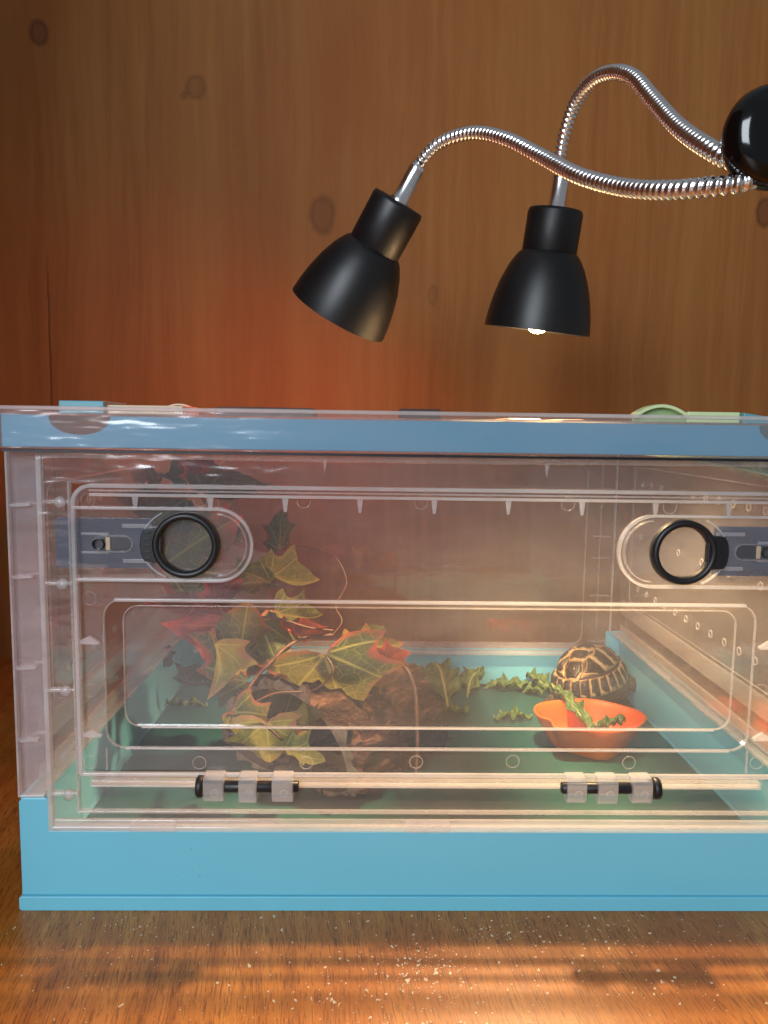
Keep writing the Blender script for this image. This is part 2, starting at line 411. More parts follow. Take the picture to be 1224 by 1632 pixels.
# door: embossed sheet built from nested rounded outlines, each at its own depth
loops = [(rrect(DX0, DX1, DZ0, DZ1, .013, 6, .002), -.0006), (rrect(DX0+.004, DX1-.004, DZ0+.002, DZ1-.005, .010, 6, .002), -.0006),
         (rrect(DX0+.0055, DX1-.0055, DZ0+.003, DZ1-.007, .009, 6, .003), .0016),
         (rrect(-.2125, mir(-.2125), .1165, .2190, .012, 6), .0016), (rrect(-.2105, mir(-.2105), .1180, .2178, .0115, 6), .0030),
         (rrect(-.2010, mir(-.2010), .1300, .2135, .010, 6), .0062), (rrect(-.1995, mir(-.1995), .1312, .2125, .010, 6), .0066)]
n = len(loops[0][0]); vs = []; fs = []
for L, y in loops: vs += [(x, y, z) for x, z in L]
for i in range(len(loops)-1):
    for k in range(n): fs.append((i*n+k, i*n+(k+1)%n, (i+1)*n+(k+1)%n, (i+1)*n+k))
fs.append(tuple(range((len(loops)-1)*n, len(loops)*n)))
mb = MB(); mb.add(vs, fs, False)
door = part(mb, 'door', 'door', normals=False)
sd = door.modifiers.new('solid', 'SOLIDIFY'); sd.thickness = .0016; sd.offset = 1
def drib(L, wd, dep, name='rib', mat='rib', y=-.002, closed=True):
    return part(MB().ribbon(L, wd, y, y+dep, closed), name, mat, door, bevel=wd*.2)
drib(rrect(DX0+.001, DX1-.001, DZ0+.001, DZ1-.001, .012, 8, .002), .0026, .0032, 'edge_rib')
drib([(DX0+.012, DZ1-.0068), (DX1-.012, DZ1-.0068)], .0021, .0028, 'edge_rib', closed=False)
drib([(DX0+.012, DZ1-.0040), (DX1-.012, DZ1-.0040)], .0012, .0012, 'edge_rib', 'thinrib', closed=False)
drib([(-.2045, .2186), (mir(-.2045), .2186)], .0021, .0030, 'emboss_rib', y=-.0006, closed=False)
drib(rrect(-.2003, mir(-.2003), .1303, .2140, .010, 8), .0008, .0018, 'emboss_rib', 'thinrib', y=.0040)
drib(rrect(-.2120, mir(-.2120), .1168, .2188, .012, 8), .0010, .0020, 'emboss_rib', 'thinrib', y=.0004)
drib([(-.199, .1166), (mir(-.199), .1166)], .0012, .0012, 'emboss_rib', 'rib', y=-.0010, closed=False)
drib([(-.189, .1301), (mir(-.189), .1301)], .0010, .0012, 'emboss_rib', 'rib', y=.0026, closed=False)
for s in (1, -1):
    f = (lambda x: x) if s == 1 else mir
    drib([(f(-.2125), .1160), (f(-.2125), DZ0+.003)], .0008, .0016, 'emboss_rib', 'thinrib', y=.0004, closed=False)
# teeth hanging from the top rib, a few at each side
for i in range(9):
    x = -.1889+i*(.3904/8); zt = DZ1-.0078
    w0, w1 = .0021, .0010
    mb = MB(); mb.add([(x-w0, -.0018, zt), (x+w0, -.0018, zt), (x+w1, -.0018, zt-.009), (x-w1, -.0018, zt-.009), (x-w0*.8, .0012, zt), (x+w0*.8, .0012, zt), (x+w1*.6, .0012, zt-.006), (x-w1*.6, .0012, zt-.006)],
                     [(0,3,2,1),(4,5,6,7),(0,1,5,4),(1,2,6,5),(2,3,7,6),(3,0,4,7)])
    part(mb, 'tooth', 'frost', door, bevel=.0003)
for s in (1, -1):
    f = (lambda x: x) if s == 1 else mir
    for py in (1022, 1170):
        z = at(140, py, Y=0).z; x = DX0+.0035
        pts = [(f(x), z-.0016), (f(x+.0125), z-.0016), (f(x+.0125), z), (f(x+.006), z+.0042), (f(x), z+.001)]
        if s == -1: pts = pts[::-1]
        part(MB().prism(pts, -.0022, .001), 'tooth', 'frost', door, bevel=.0003)
# moulded ejector circles
for px, py in ((140, 797), (320, 797), (484, 799), (671, 801), (905, 803), (1067, 808), (318, 1215), (488, 1215), (663, 1214), (817, 1213), (1002, 1215), (1205, 1215), (143, 953), (145, 1100), (145, 1214), (1212, 1100)):
    p = at(px, py, Y=.001); part(MB().ringmark((p.x, .0004, p.z), .0044, .00024), 'mould_ring', 'thinrib', door)

# latches: clear capsule recess, smoky slide and black ring
def latch(cx, cz, s, xend):
    root = empty('latch', (0, 0, 0)); root.parent = box; root.matrix_parent_inverse = Matrix.Translation(-Vector(box.location))
    def P(mb, name, mat, **k):
        o = mb.build(name, M[mat], root, **k); return o
    hh = .0238; rx = .0212
    X0 = DX0+.002 if s > 0 else DX1-.002
    arc = [(cx+s*(rx+math.sin(R(a))*hh*.95)-s*.001, cz+hh*math.cos(R(a))) for a in range(0, 181, 10)]
    pts = [(X0, cz+hh)]+arc+[(X0, cz-hh)]
    P(MB().ribbon(pts, .0019, -.0030, .0012), 'recess_rib', 'rib', bevel=.0004)
    arc2 = [(cx+s*(rx+math.sin(R(a))*(hh-.0038)*.95)-s*.001, cz+(hh-.0034)*math.cos(R(a))) for a in range(0, 181, 10)]
    P(MB().ribbon(arc2, .0007, -.0024, .0010), 'recess_rib', 'thinrib')
    cap = [(X0, cz-hh), (X0, cz+hh)]+arc
    if s < 0: cap = cap[::-1]
    P(MB().prism(cap[::-1], -.0006, .0000), 'recess_plate', 'clear')
    # slide plate with ribs and slot
    a, b = sorted((cx-s*.0225, xend)); ph = .0168
    P(MB().prism(rrect(a, b, cz-ph, cz+ph, .0018, 3), .0031, .0048), 'slide_plate', 'plate', bevel=.0004)
    for dz in (.0117, -.0117):
        c1 = cx-s*.0235; c2 = cx-s*.043; a, b = sorted((c1, c2))
        P(MB().box(a, b, .0022, .0029, cz+dz-.0013, cz+dz+.0013), 'guide_rib', 'rib', bevel=.0003)
    for dz in (.0062, -.0062):
        c1 = cx-s*.052; c2 = cx-s*.070; a, b = sorted((c1, c2))
        P(MB().box(a, b, .0022, .0029, cz+dz-.0008, cz+dz+.0008), 'guide_rib', 'rib', bevel=.0003)
    sx0, sx1 = sorted((cx-s*.037, cx-s*.0605))
    P(MB().prism(rrect(sx0, sx1, cz-.0044, cz+.0044, .0043, 6), .0012, .0026), 'slot', 'slot', bevel=.0004)
    P(MB().ribbon(rrect(sx0-.0008, sx1+.0008, cz-.0054, cz+.0052, .0051, 6), .0007, .0004, .0022, True), 'slot_rim', 'thinrib')
    pxx = cx-s*.0575
    P(MB().lathe([(.0001, -.003), (.0026, -.0028), (.0036, -.0015), (.0036, .002)], 22, Matrix.Translation((pxx, -.0005, cz)) @ Matrix.Rotation(PI/2, 4, 'X')), 'pin', 'black')
    a, b = sorted((pxx+s*.0042, pxx+s*.0072)); P(MB().box(a, b, .0002, .0010, cz-.0043, cz+.0043), 'spring', 'cream', bevel=.0003)
    # ring
    ro, ri = .0217, .0168
    prof = [(ri, -.002), (ri+.0006, -.0048), (ri+.0022, -.0058), (ro-.0014, -.0056), (ro-.0002, -.0044), (ro, -.002), (ro, .002), (ri, .002), (ri, -.002)]
    P(MB().lathe(prof, 64, Matrix.Translation((cx, -.0008, cz)) @ Matrix.Rotation(-PI/2, 4, 'X')), 'ring', 'black')
    c1, c2 = sorted((cx-s*.0185, cx-s*.0285))
    # grip neck between ring and slide
    pts = [(cx-s*.0155, cz-.0118), (cx-s*.0155, cz+.0118), (cx-s*.0270, cz+.0105), (cx-s*.0290, cz+.006), (cx-s*.0297, cz), (cx-s*.0290, cz-.006), (cx-s*.0270, cz-.0105)]
    if s > 0: pts = pts[::-1]
    P(MB().prism(pts[::-1], -.0048, .001), 'grip', 'black', bevel=.0006)
    for k in (-2, -1, 0, 1, 2):
        P(MB().box(*sorted((cx-s*.0222, cx-s*.0265)), -.0054, -.0046, cz+k*.0042-.0006, cz+k*.0042+.0006), 'grip_ridge', 'black', bevel=.0002)
    # curved window edge behind the grip
    arc3 = [(cx-s*math.cos(R(q))*.0300, cz+math.sin(R(q))*.0245) for q in range(-62, 63, 8)]
    P(MB().ribbon(arc3, .0009, -.0012, .0010), 'window_rib', 'rib')
    return root
latch(-.1560, .2563, 1, -.2430).name = 'latch'
latch(.1725, .2552, -1, mir(-.2430))

# hinges: black pin through three frosted knuckles
def hinge(x0, x1, capside):
    zc = .0918; r = .0052
    root = empty('hinge', (0, 0, 0)); root.parent = box; root.matrix_parent_inverse = Matrix.Translation(-Vector(box.location))
    RY = Matrix.Rotation(PI/2, 4, 'Y'); y = -.0042
    def cyl(a, b, rr, name, mat, bev=.0006):
        mb = MB().lathe([(rr*.0, a), (rr-bev, a), (rr, a+bev), (rr, b-bev), (rr-bev, b), (0, b)], 28, Matrix.Translation((0, y, zc)) @ RY)
        return mb.build(name, M[mat], root)
    L = x1-x0
    cyl(x0+.003, x1-.002, r*.74, 'pin', 'black')
    if capside < 0: cyl(x0, x0+.0048, r*1.42, 'pin_cap', 'black', .001); kn = [(.0050, .0190), (.0287, .0410), (.0510, .0653)]
    else: cyl(x1-.0052, x1, r*1.42, 'pin_cap', 'black', .001); kn = [(.0059, .0194), (.0270, .0407), (.0503, .0643)]
    kn = [(max(a, .004), min(b, L-.0015)) for a, b in kn]
    for i, (a, b) in enumerate(kn):
        a, b = x0+a, x0+b
        # U-shaped knuckle wrapped round the pin
        pts = []
        hgt = .0092+(.0008 if i == 1 else 0)
        prof = [(.0016, .0090), (-.0070, .0084), (-.0098, .0048), (-.0102, -.0030), (-.0094, -hgt+.001), (-.0074, -hgt), (-.0010, -hgt), (.0016, -hgt+.0012)]
        m = len(prof); mb = MB()
        mb.add([(xx, py, zc+pz) for xx in (a, b) for py, pz in prof], [tuple(range(m)), tuple(range(2*m-1, m-1, -1))]+[(k, k+m, (k+1)%m+m, (k+1)%m) for k in range(m)])
        kk = mb.build('knuckle', M['frost'], root, bevel=.0010, seg=3)
        MB().ringmark(((a+b)/2+.001, -.0103, zc-.002), .0024, .00028).build('mould_ring', M['rib'], kk)
    return root
hinge(-.1507, -.0800, -1); hinge(.0940, .1644, 1)

# sides: corner posts with hooks, side sheets with vent holes
for s in (1, -1):
    f = (lambda x: x) if s == 1 else mir
    a, b = sorted((f(XL+.0006), f(-.2536)))
    sp = part(MB().box(a, b, .0016, .0036, ZC+.0008, ZL-.001), 'corner_post', 'side')
    rib([(f(XL+.0012), ZL-.002), (f(XL+.0012), ZC+.0016), (f(-.2545), ZC+.0016)], .0016, .004, sp, 'edge_rib', 'rib')
    for z in (.2812, .2335, .1718, .1217):
        mb = MB()
        x0, x1 = XL+.0015, -.2575
        # open hook: outer lip in front, slanted arm behind
        mb.add([(f(x), y, z+dz) for x, y, dz in ((x0, -.001, .0008), (x1, -.001, .0014), (x1, -.001, -.0004), (x0+.002, -.001, -.0012), (x0, .003, .0008), (x1, .003, .0014), (x1, .003, -.0004), (x0+.002, .003, -.0012))],
               [(0,3,2,1),(4,5,6,7),(0,1,5,4),(1,2,6,5),(2,3,7,6),(3,0,4,7)])
        mb.add([(f(x), y, z+dz) for x, y, dz in ((x0, .003, .0006), (x0+.0075, .016, .0006), (x1+.002, .016, .0006), (x1+.002, .013, .0006), (x0+.0085, .013, .0006), (x0+.004, .003, .0006), (x0, .003, -.0008), (x0+.0075, .016, -.0008), (x1+.002, .016, -.0008), (x1+.002, .013, -.0008), (x0+.0085, .013, -.0008), (x0+.004, .003, -.0008))],
               [(0,1,4,5),(1,2,3,4),(6,11,10,7),(7,10,9,8),(0,6,7,1),(1,7,8,2),(2,8,9,3),(3,9,10,4),(4,10,11,5),(5,11,6,0)])
        part(mb, 'hook', 'frost', sp)
    # side sheet
    xs = f(XL+.0040)
    a, b = sorted((xs, xs+s*.0016))
    ss = part(MB().box(a, b, .0045, D-.004, ZC-.002, ZL-.001), 'side_panel', 'sidesheet')
    a, b = sorted((xs+s*.002, xs+s*.0045))
    part(MB().box(a, b, .02, D-.02, .0835, .0945), 'side_rail', clear('hazy_rail_%d' % (s+2), .30, col=(.90, .86, .80, 1), rough=.2), ss, bevel=.0006)
    part(MB().box(a, b, .02, D-.02, .1085, .1260), 'side_rail', clear('hazy_upper_rail_%d' % (s+2), .18, col=(.88, .84, .80, 1), rough=.2), ss, bevel=.0006)
    mb = MB(); q = (xs+s*.0035)
    path = [Vector((q, y, z)) for y, z in rrect(.045, D-.045, .130, .292, .012, 5)]; path.append(path[0])
    part(MB().tube(path, .0006, 6), 'side_rib', 'thinrib', ss)
    RZ = Matrix.Rotation(PI/2, 3, 'Z')
    for k in range(12):
        y = .072+k*.0275
        for z in ((.150, .273) if k % 2 == 0 else (.150, .273, .212)):
            part(MB().ringmark((q, y, z), .0032, .0007, 16, RZ), 'vent_ring', 'thinrib', ss)

# back panel
bp = part(MB().box(XL+.006, XR-.006, D-.0028, D-.0012, ZP, ZL-.001), 'back_panel', 'clear')
bx = .2352
part(MB().ribbon(rrect(2*XC-bx, bx, .0655, .291, .012, 8), .0012, D-.0058, D-.0030, True), 'back_rib', 'thinrib', bp)
for s in (1, -1):
    f = (lambda x: x) if s == 1 else mir
    part(MB().ribbon([(f(.2705), ZC), (f(.2705), ZL-.002)], .0018, D-.0070, D-.0030), 'back_rib', 'rib', bp)
    part(MB().ribbon([(f(.2530), ZC+.004), (f(.2530), ZL-.002)], .0008, D-.0064, D-.0030), 'back_rib', 'thinrib', bp)
    for z in (.069, .128, .176, .203, .262): 
        a, b = sorted((f(.243), f(.266))); part(MB().box(a, b, D-.009, D-.0030, z-.0009, z+.0009), 'hook', 'thinrib', bp, bevel=.0003)
part(MB().box(XL+.02, XR-.02, D-.0062, D-.0034, .0588, .0642), 'back_rib', clear('hazy_back_strip', .3, rough=.2), bp)

# lid
LX0, LX1, LY0, LY1, LZ1 = XL-.010, XR+.010, -.0075, D+.0075, .3432
mb = MB().box(LX0+.002, LX1-.002, LY0+.002, LY1-.002, .3395, .3410)
lid = part(mb, 'lid', 'lidtop')
mb = MB().box(LX0, LX1, LY0, LY0+.0016, ZL, LZ1)
mb.box(LX0, LX0+.0016, LY0+.0017, LY1, ZL, LZ1); mb.box(LX1-.0016, LX1, LY0+.0017, LY1, ZL, LZ1); mb.box(LX0+.0017, LX1-.0017, LY1-.0016, LY1, ZL, LZ1)
part(mb, 'lid_skirt', 'lidskin', lid, bevel=.0006)
part(MB().box(LX0+.001, LX1-.001, LY0-.0002, LY0+.005, LZ1-.0004, LZ1+.0022), 'lid_edge', 'rib', lid, bevel=.0008)
# blue band with half-round finger notches
bx0, bx1, bz0, bz1 = XL+.0008, XR-.0008, ZL+.0012, LZ1-.0028
nc = []
for c in (-.2222, mir(-.2222)):
    arc = [(c+.0195*math.sin(R(a)), bz1-.0130*math.cos(R(a))**.8 if abs(a) < 90 else bz1) for a in range(88, -89, -8)]
    nc.append(arc)
pts = [(bx0, bz0), (bx1, bz0), (bx1, bz1)]+nc[1]+nc[0]+[(bx0, bz1)]
part(MB().prism(pts, LY0+.0030, LY0+.0055), 'lid_band', 'band', lid, bevel=.0004)
for x0, x1 in ((bx0, bx0+.002), (bx1-.002, bx1)):
    part(MB().box(x0, x1, LY0+.006, LY1-.006, bz0, bz1), 'lid_band', 'band', lid)
part(MB().box(LX0+.012, LX1-.012, LY0+.0002, LY0+.004, ZL-.0020, ZL-.0004), 'lid_gap_shade', 'slot', lid)  # dark strip standing in for the shadow line in the gap below the lid
for x0, x1 in ((.086, .116), (.134, .154)): part(MB().box(x0, x1, .182, .405,   .3414, .3440), 'added_shade_bar', 'darktab', lid, bevel=.001)  # made-up opaque bars, added to shade the tub floor and right wall
# fittings on the lid
def onlid(pa, pb, y, d, name, mat, zb=None, bev=.0008):
    a = at(*pa, Y=y); b = at(*pb, Y=y)
    return part(MB().box(a.x, b.x, y, y+d, .3412 if zb is None else zb, a.z), name, mat, lid, bevel=bev)
onlid((93, 638), (165, 638), .035, .05, 'catch_tab', 'teal')
onlid((166, 645), (292, 645), .040, .05, 'lid_strip', 'cream')
onlid((345, 648), (500, 649), .075, .05, 'lid_strip', 'darktab')
onlid((638, 651), (703, 652), .045, .03, 'catch_tab', 'darktab')
a = at(1096, 656, Y=.06); b = at(1180, 657, Y=.06)
part(MB().box(a.x, b.x, .06, .075, .3412, a.z), 'lid_strip', 'lightgreen', lid, bevel=.0008)
a = at(1012, 664, Y=.06); b = at(1096, 664, Y=.06); top = at(1050, 647, Y=.06).z
arc = []
for i in range(17):
    u = i/16; x = a.x+(b.x-a.x)*u; arc.append((x, a.z+(top-a.z)*math.sin(PI*u)**.8))
part(MB().ribbon(arc, .0024, .058, .072), 'handle', 'lightgreen', lid, bevel=.0005)
part(MB().prism([(q[0], q[1]-.001) for q in arc][::-1]+[(a.x, .3412), (b.x, .3412)], .064, .067), 'handle_web', plastic('green_web_plastic', lin(150, 180, 130), .4), lid)
a = at(1181, 658, Y=.06); b = at(1240, 668, Y=.06)
part(MB().prism([(a.x, .3412), (b.x+.03, .3412), (b.x+.03, b.z-.001), (b.x, b.z), (a.x, a.z)], .055, .080), 'lid_strip', 'teal', lid, bevel=.0005)
a = at(235, 650, Y=.06); b = at(291, 650, Y=.06); top = at(262, 642, Y=.06).z
arc = [(a.x+(b.x-a.x)*i/12, a.z+(top-a.z)*math.sin(PI*i/12)) for i in range(13)]
part(MB().ribbon(arc, .0012, .1, .106), 'handle', 'cream', lid)
# pale green pocket hanging under the lid at the right
p0 = at(1075, 738, Y=.03); p1 = at(1224, 770, Y=.03)
dx = p1.x-p0.x; pts = [(p0.x, ZL-.002)]
for i in range(9): u = i/8; pts.append((p0.x+dx*u*1.5, ZL-.002-(ZL-.002-p1.z)*u**1.35*1.15))
pts.append((p0.x+dx*1.5, ZL-.002))
t = NT('rippled_green_plastic'); v = t.coords(); nz = t.noise(v, 90, 3)
mp = t.bsdf(Base_Color=t.ramp(nz, [(.3, lin(120, 140, 120)), (.6, lin(196, 204, 160))]), Roughness=.2, Normal=t.bump(nz, 1, .006))
part(MB().prism(pts[::-1], .03, .09), 'lid_pocket', mp, lid)
part(MB().ribbon(pts[1:-1], .0012, .0285, .0310), 'pocket_rim', 'lightgreen', lid)

# ------------------------------------------------------------------ twin gooseneck lamp
YB = -.075
lampbase = at(1236, 217, Y=YB)
lamp = empty('gooseneck_lamp', lampbase)
tag(lamp, 'black twin-head clip lamp with chrome goosenecks hanging over the storage box', 'lamp')
def lp(mb, name, mat, parent=None, **k):
    o = mb.build(name, M[mat] if isinstance(mat, str) else mat, None, **k)
    if parent is None: keep(o, lamp)
    else: o.parent = parent
    return o
rb = .0276
Mx = Matrix.Translation(lampbase) @ Matrix.Rotation(PI/2, 4, 'X')
prof = [(0, .0105), (.008, .0103), (.016, .0095), (.0225, .0075), (.0262, .0035), (rb, -.002), (.0262, -.008), (.021, -.013), (.012, -.015), (0, -.0155)]
lp(MB().lathe(prof, 48, Mx), 'clamp_head', 'gloss')
bq = lampbase+Vector((.0075, -.0100, -.013))
lp(MB().ribbon(rrect(bq.x-.006, bq.x+.018, bq.z-.012, bq.z+.010, .006, 6), .0016, bq.y-.004, bq.y+.006, True), 'clamp_button', 'chrome', bevel=.0006)
for dz in (-.006, .012):
    lp(MB().prism(rrect(lampbase.x+.012, lampbase.x+.085, lampbase.z+dz-.004, lampbase.z+dz+.004, .003, 4), lampbase.y-.011, lampbase.y+.012), 'clamp_jaw', 'gloss', bevel=.001)
def gooseneck(pix, r=.0058):
    """ribbed flexible tube through measured points (pixel, depth)"""
    P = catmull([at(px, py, Y=y) for px, py, y in pix], 40)
    L = [0]
    for i in range(1, len(P)): L.append(L[-1]+(P[i]-P[i-1]).length)
    pitch = .0047; step = pitch/7; out = []; j = 0; s = 0
    while s < L[-1]:
        while L[j+1] < s: j += 1
        u = (s-L[j])/(L[j+1]-L[j]); out.append(P[j].lerp(P[j+1], u)); s += step
    def rad(i, a):
        ph = (i*step/pitch + a/(2*PI)) % 1
        return r*(.64+.36*abs(math.sin(PI*ph))**.7)
    return MB().tube(out, rad, 20)
YL = .20
neck1 = [(655, 287, YL), (668, 262, YL), (700, 229, YL-.01), (752, 212, YL-.035), (805, 221, YL-.07), (860, 248, YL-.11), (920, 279, YL-.16), (985, 297, YL-.20), (1050, 303, YL-.235), (1120, 299, YL-.26), (1180, 291, YL-.272), (1240, 268, YB+.006)]
neck2 = [(889, 290, YL), (893, 250, YL), (902, 205, YL-.01), (920, 158, YL-.03), (948, 126, YL-.06), (980, 115, YL-.09), (1010, 124, YL-.12), (1040, 158, YL-.155), (1078, 200, YL-.20), (1125, 234, YL-.24), (1172, 256, YL-.262), (1225, 245, YB+.004)]
lp(gooseneck(neck1), 'gooseneck', 'chrome'); lp(gooseneck(neck2), 'gooseneck', 'chrome')
def head(ptop, prim, away, power, bulbmat, beam, label):
    """shade: from the top of its socket to the centre of its rim"""
    a = at(*ptop, Y=YL); c = at(*prim, Y=YL); ax = (c-a); Lh = ax.length; ax.normalize()
    ax = (ax+Vector((0, away, 0))).normalized()
    q = (-ax).to_track_quat('Z', 'X').to_matrix().to_4x4()
    Mh = Matrix.Translation(a+ax*Lh) @ q          # local +Z points back up the axis, origin at rim centre
    Rm = .0478
    bell = [(Rm, 0), (Rm-.0002, .003), (Rm*.972, .013), (Rm*.915, .027), (Rm*.83, .0415), (Rm*.715, .0550), (Rm*.60, .0645), (Rm*.535, .0680), (Rm*.50, .0686)]
    inner = [(r-.0016, z-.0004 if z > .01 else z) for r, z in bell[::-1]]
    sh = lp(MB().lathe(bell+inner+[bell[0]], 72, Mh), 'shade', 'shade'); sh['label'] = label
    lp(MB().lathe([(.0232, .062), (.0243, .0635), (.0243, Lh-.003), (.0232, Lh), (.008, Lh+.0006), (0, Lh+.0006)], 56, Mh), 'socket', 'shade', sh)
    lp(MB().lathe([(0, .060), (.020, .0605), (.030, .056), (Rm*.86, .034), (Rm*.94, .012), (Rm*.955, .004)], 56, Mh), 'reflector', 'reflector', sh)
    lp(MB().lathe([(.0095, Lh), (.0098, Lh+.002), (.0075, Lh+.004), (.0072, Lh+.030), (.0066, Lh+.033), (.0058, Lh+.034)], 32, Mh), 'collar', 'chrome', sh)
    br = .011
    bulb = [(br*math.cos(R(t_)), -.0024+br+br*math.sin(R(t_))) for t_ in range(-90, 46, 9)]+[(.0085, .030), (.0085, .056)]
    bulb[0] = (.0001, bulb[0][1])
    lp(MB().lathe(bulb, 32, Mh), 'bulb', bulbmat, sh)
    area = 4*PI*br*br*.85
    bulbmat.node_tree.nodes['Emission'].inputs[1].default_value = power/(PI*area)
    if beam:       # the reflector bulb throws most of its light in a downward beam
        l = bpy.data.lights.new('lamp_beam', 'SPOT'); l.energy = beam; l.color = (1.0, .70, .36); l.spot_size = R(110); l.spot_blend = .6; l.shadow_soft_size = .013
        lo = bpy.data.objects.new('lamp_beam', l); COL.objects.link(lo); lo.parent = sh
        lo.matrix_basis = Matrix.Translation(Mh @ Vector((0, 0, -.004))) @ Vector((.0, .14, 1)).to_track_quat('Z', 'X').to_matrix().to_4x4()   # added tilt: beam leaves the shade's axis to light the shelf, not the wall
    return sh
head((636, 322), (533, 500), .30, RED_POWER, M['red_bulb'], None, 'shade of the red heat lamp, tilted to the left')
head((886, 335), (860, 526), .13, WHITE_POWER, M['white_bulb'], WHITE_BEAM, 'shade of the lit warm white lamp, hanging nearly upright')

# ------------------------------------------------------------------ bark hide
def bark_mat():
    t = NT('cork_bark'); v = t.coords(); q = t.map(v, rot=(0, 0, R(40)))
    st = t.noise(t.map(q, (1.5, .42, 1.5)), 55, 7, .68, .6); lump = t.noise(t.map(q, (1, .6, 1)), 26, 4, .55, .8); fine = t.noise(v, 210, 5, .7)
    a = t.math('ADD', t.math('MULTIPLY', st, .55), t.math('MULTIPLY', lump, .45))
    c = t.ramp(a, [(.34, lin(20, 13, 11)), (.45, lin(54, 35, 27)), (.55, lin(90, 62, 48)), (.66, lin(132, 98, 78))])
    c = t.mix(t.math('MULTIPLY', fine, .45), c, lin(70, 46, 36))
    h = t.math('ADD', t.sstep(a, .40, .58), t.math('MULTIPLY', fine, .3))
    return t.bsdf(Base_Color=c, Roughness=.85, Specular_IOR_Level=.2, Normal=t.bump(h, 1.0, .007))
def log_hide():
    root = empty('log_hide', (-.06, .24, FL)); tag(root, 'hollow half-round bark log hide under the ivy leaves', 'log hide')
    N = Vector((-.112, .180, 0)); phi = R(40); ax = Vector((math.sin(phi), math.cos(phi), 0)); sd = Vector((math.cos(phi), -math.sin(phi), 0))
    nl, na = 46, 96
    def pt(u, a, r, bump):
        # u along the log, a from -90..+90 degrees over the top
        rr = r*(1+.05*math.sin(3*u+1)); cz = math.cos(a)
        p = N+ax*(u*.150)+sd*(rr*math.sin(a))+Vector((0, 0, .017+rr*(.84*cz if cz > 0 else .20*cz)))
        if bump:
            q = Vector((u*6+2, a*2.4, 0)); g = noise.fractal(Vector((u*3.2, math.sin(a)*6, math.cos(a)*6)), 1.0, 2.0, 4)
            g2 = noise.fractal(Vector((u*9, math.sin(a)*11+9, math.cos(a)*11)), .9, 2.0, 4)
            dirn = (sd*math.sin(a)+Vector((0, 0, math.cos(a))))
            p += dirn*(g*.0072+g2*.0060)
            # ragged edge at the mouth
            if u < .03: p += ax*(noise.noise(Vector((math.sin(a)*3, math.cos(a)*3, 5)))*.008)
        return p
    for nm, r, bumpy, mat in (('bark', .0850, True, bark_mat()), ('inner_wood', .0760, False, None)):
        mb = MB(); vs = []; fs = []
        for i in range(nl+1):
            for k in range(na+1):
                a = R(-180+360*k/na); vs.append(pt(i/nl, a, r, bumpy))
        for i in range(nl):
            for k in range(na): q = i*(na+1)+k; fs.append((q, q+1, q+na+2, q+na+1))
        vs = [Vector((v.x, v.y, max(v.z+FL+.0005, FL+.0003))) for v in vs]
        mb.add(vs, fs, True)
        if mat is None:
            t = NT('inner_cork'); v = t.coords(); a = t.noise(t.map(v, (1, 1, 3)), 30, 5)
            mat = t.bsdf(Base_Color=t.ramp(a, [(.3, lin(112, 84, 66)), (.7, lin(150, 118, 92))]), Roughness=.8, Normal=t.bump(a, .4, .002))
        o = mb.build(nm, mat); keep(o, root)
        if bumpy: first = vs
        else: second = vs
    # rim joining bark and inner wood at the mouth and the far end
    mb = MB()
    for row in (0, nl):
        o = row*(na+1); A = [first[o+k] for k in range(na+1)]; B = [second[o+k] for k in range(na+1)]
        mb.add(A+B, [(k, k+1, na+2+k, na+1+k) for k in range(na)], True)
    t = NT('cut_cork'); v = t.coords(); a = t.noise(v, 120, 4)
    o = mb.build('mouth_rim', t.bsdf(Base_Color=t.ramp(a, [(.3, lin(120, 88, 68)), (.7, lin(176, 142, 114))]), Roughness=.85, Normal=t.bump(a, .6, .003))); keep(o, root)
log_hide()

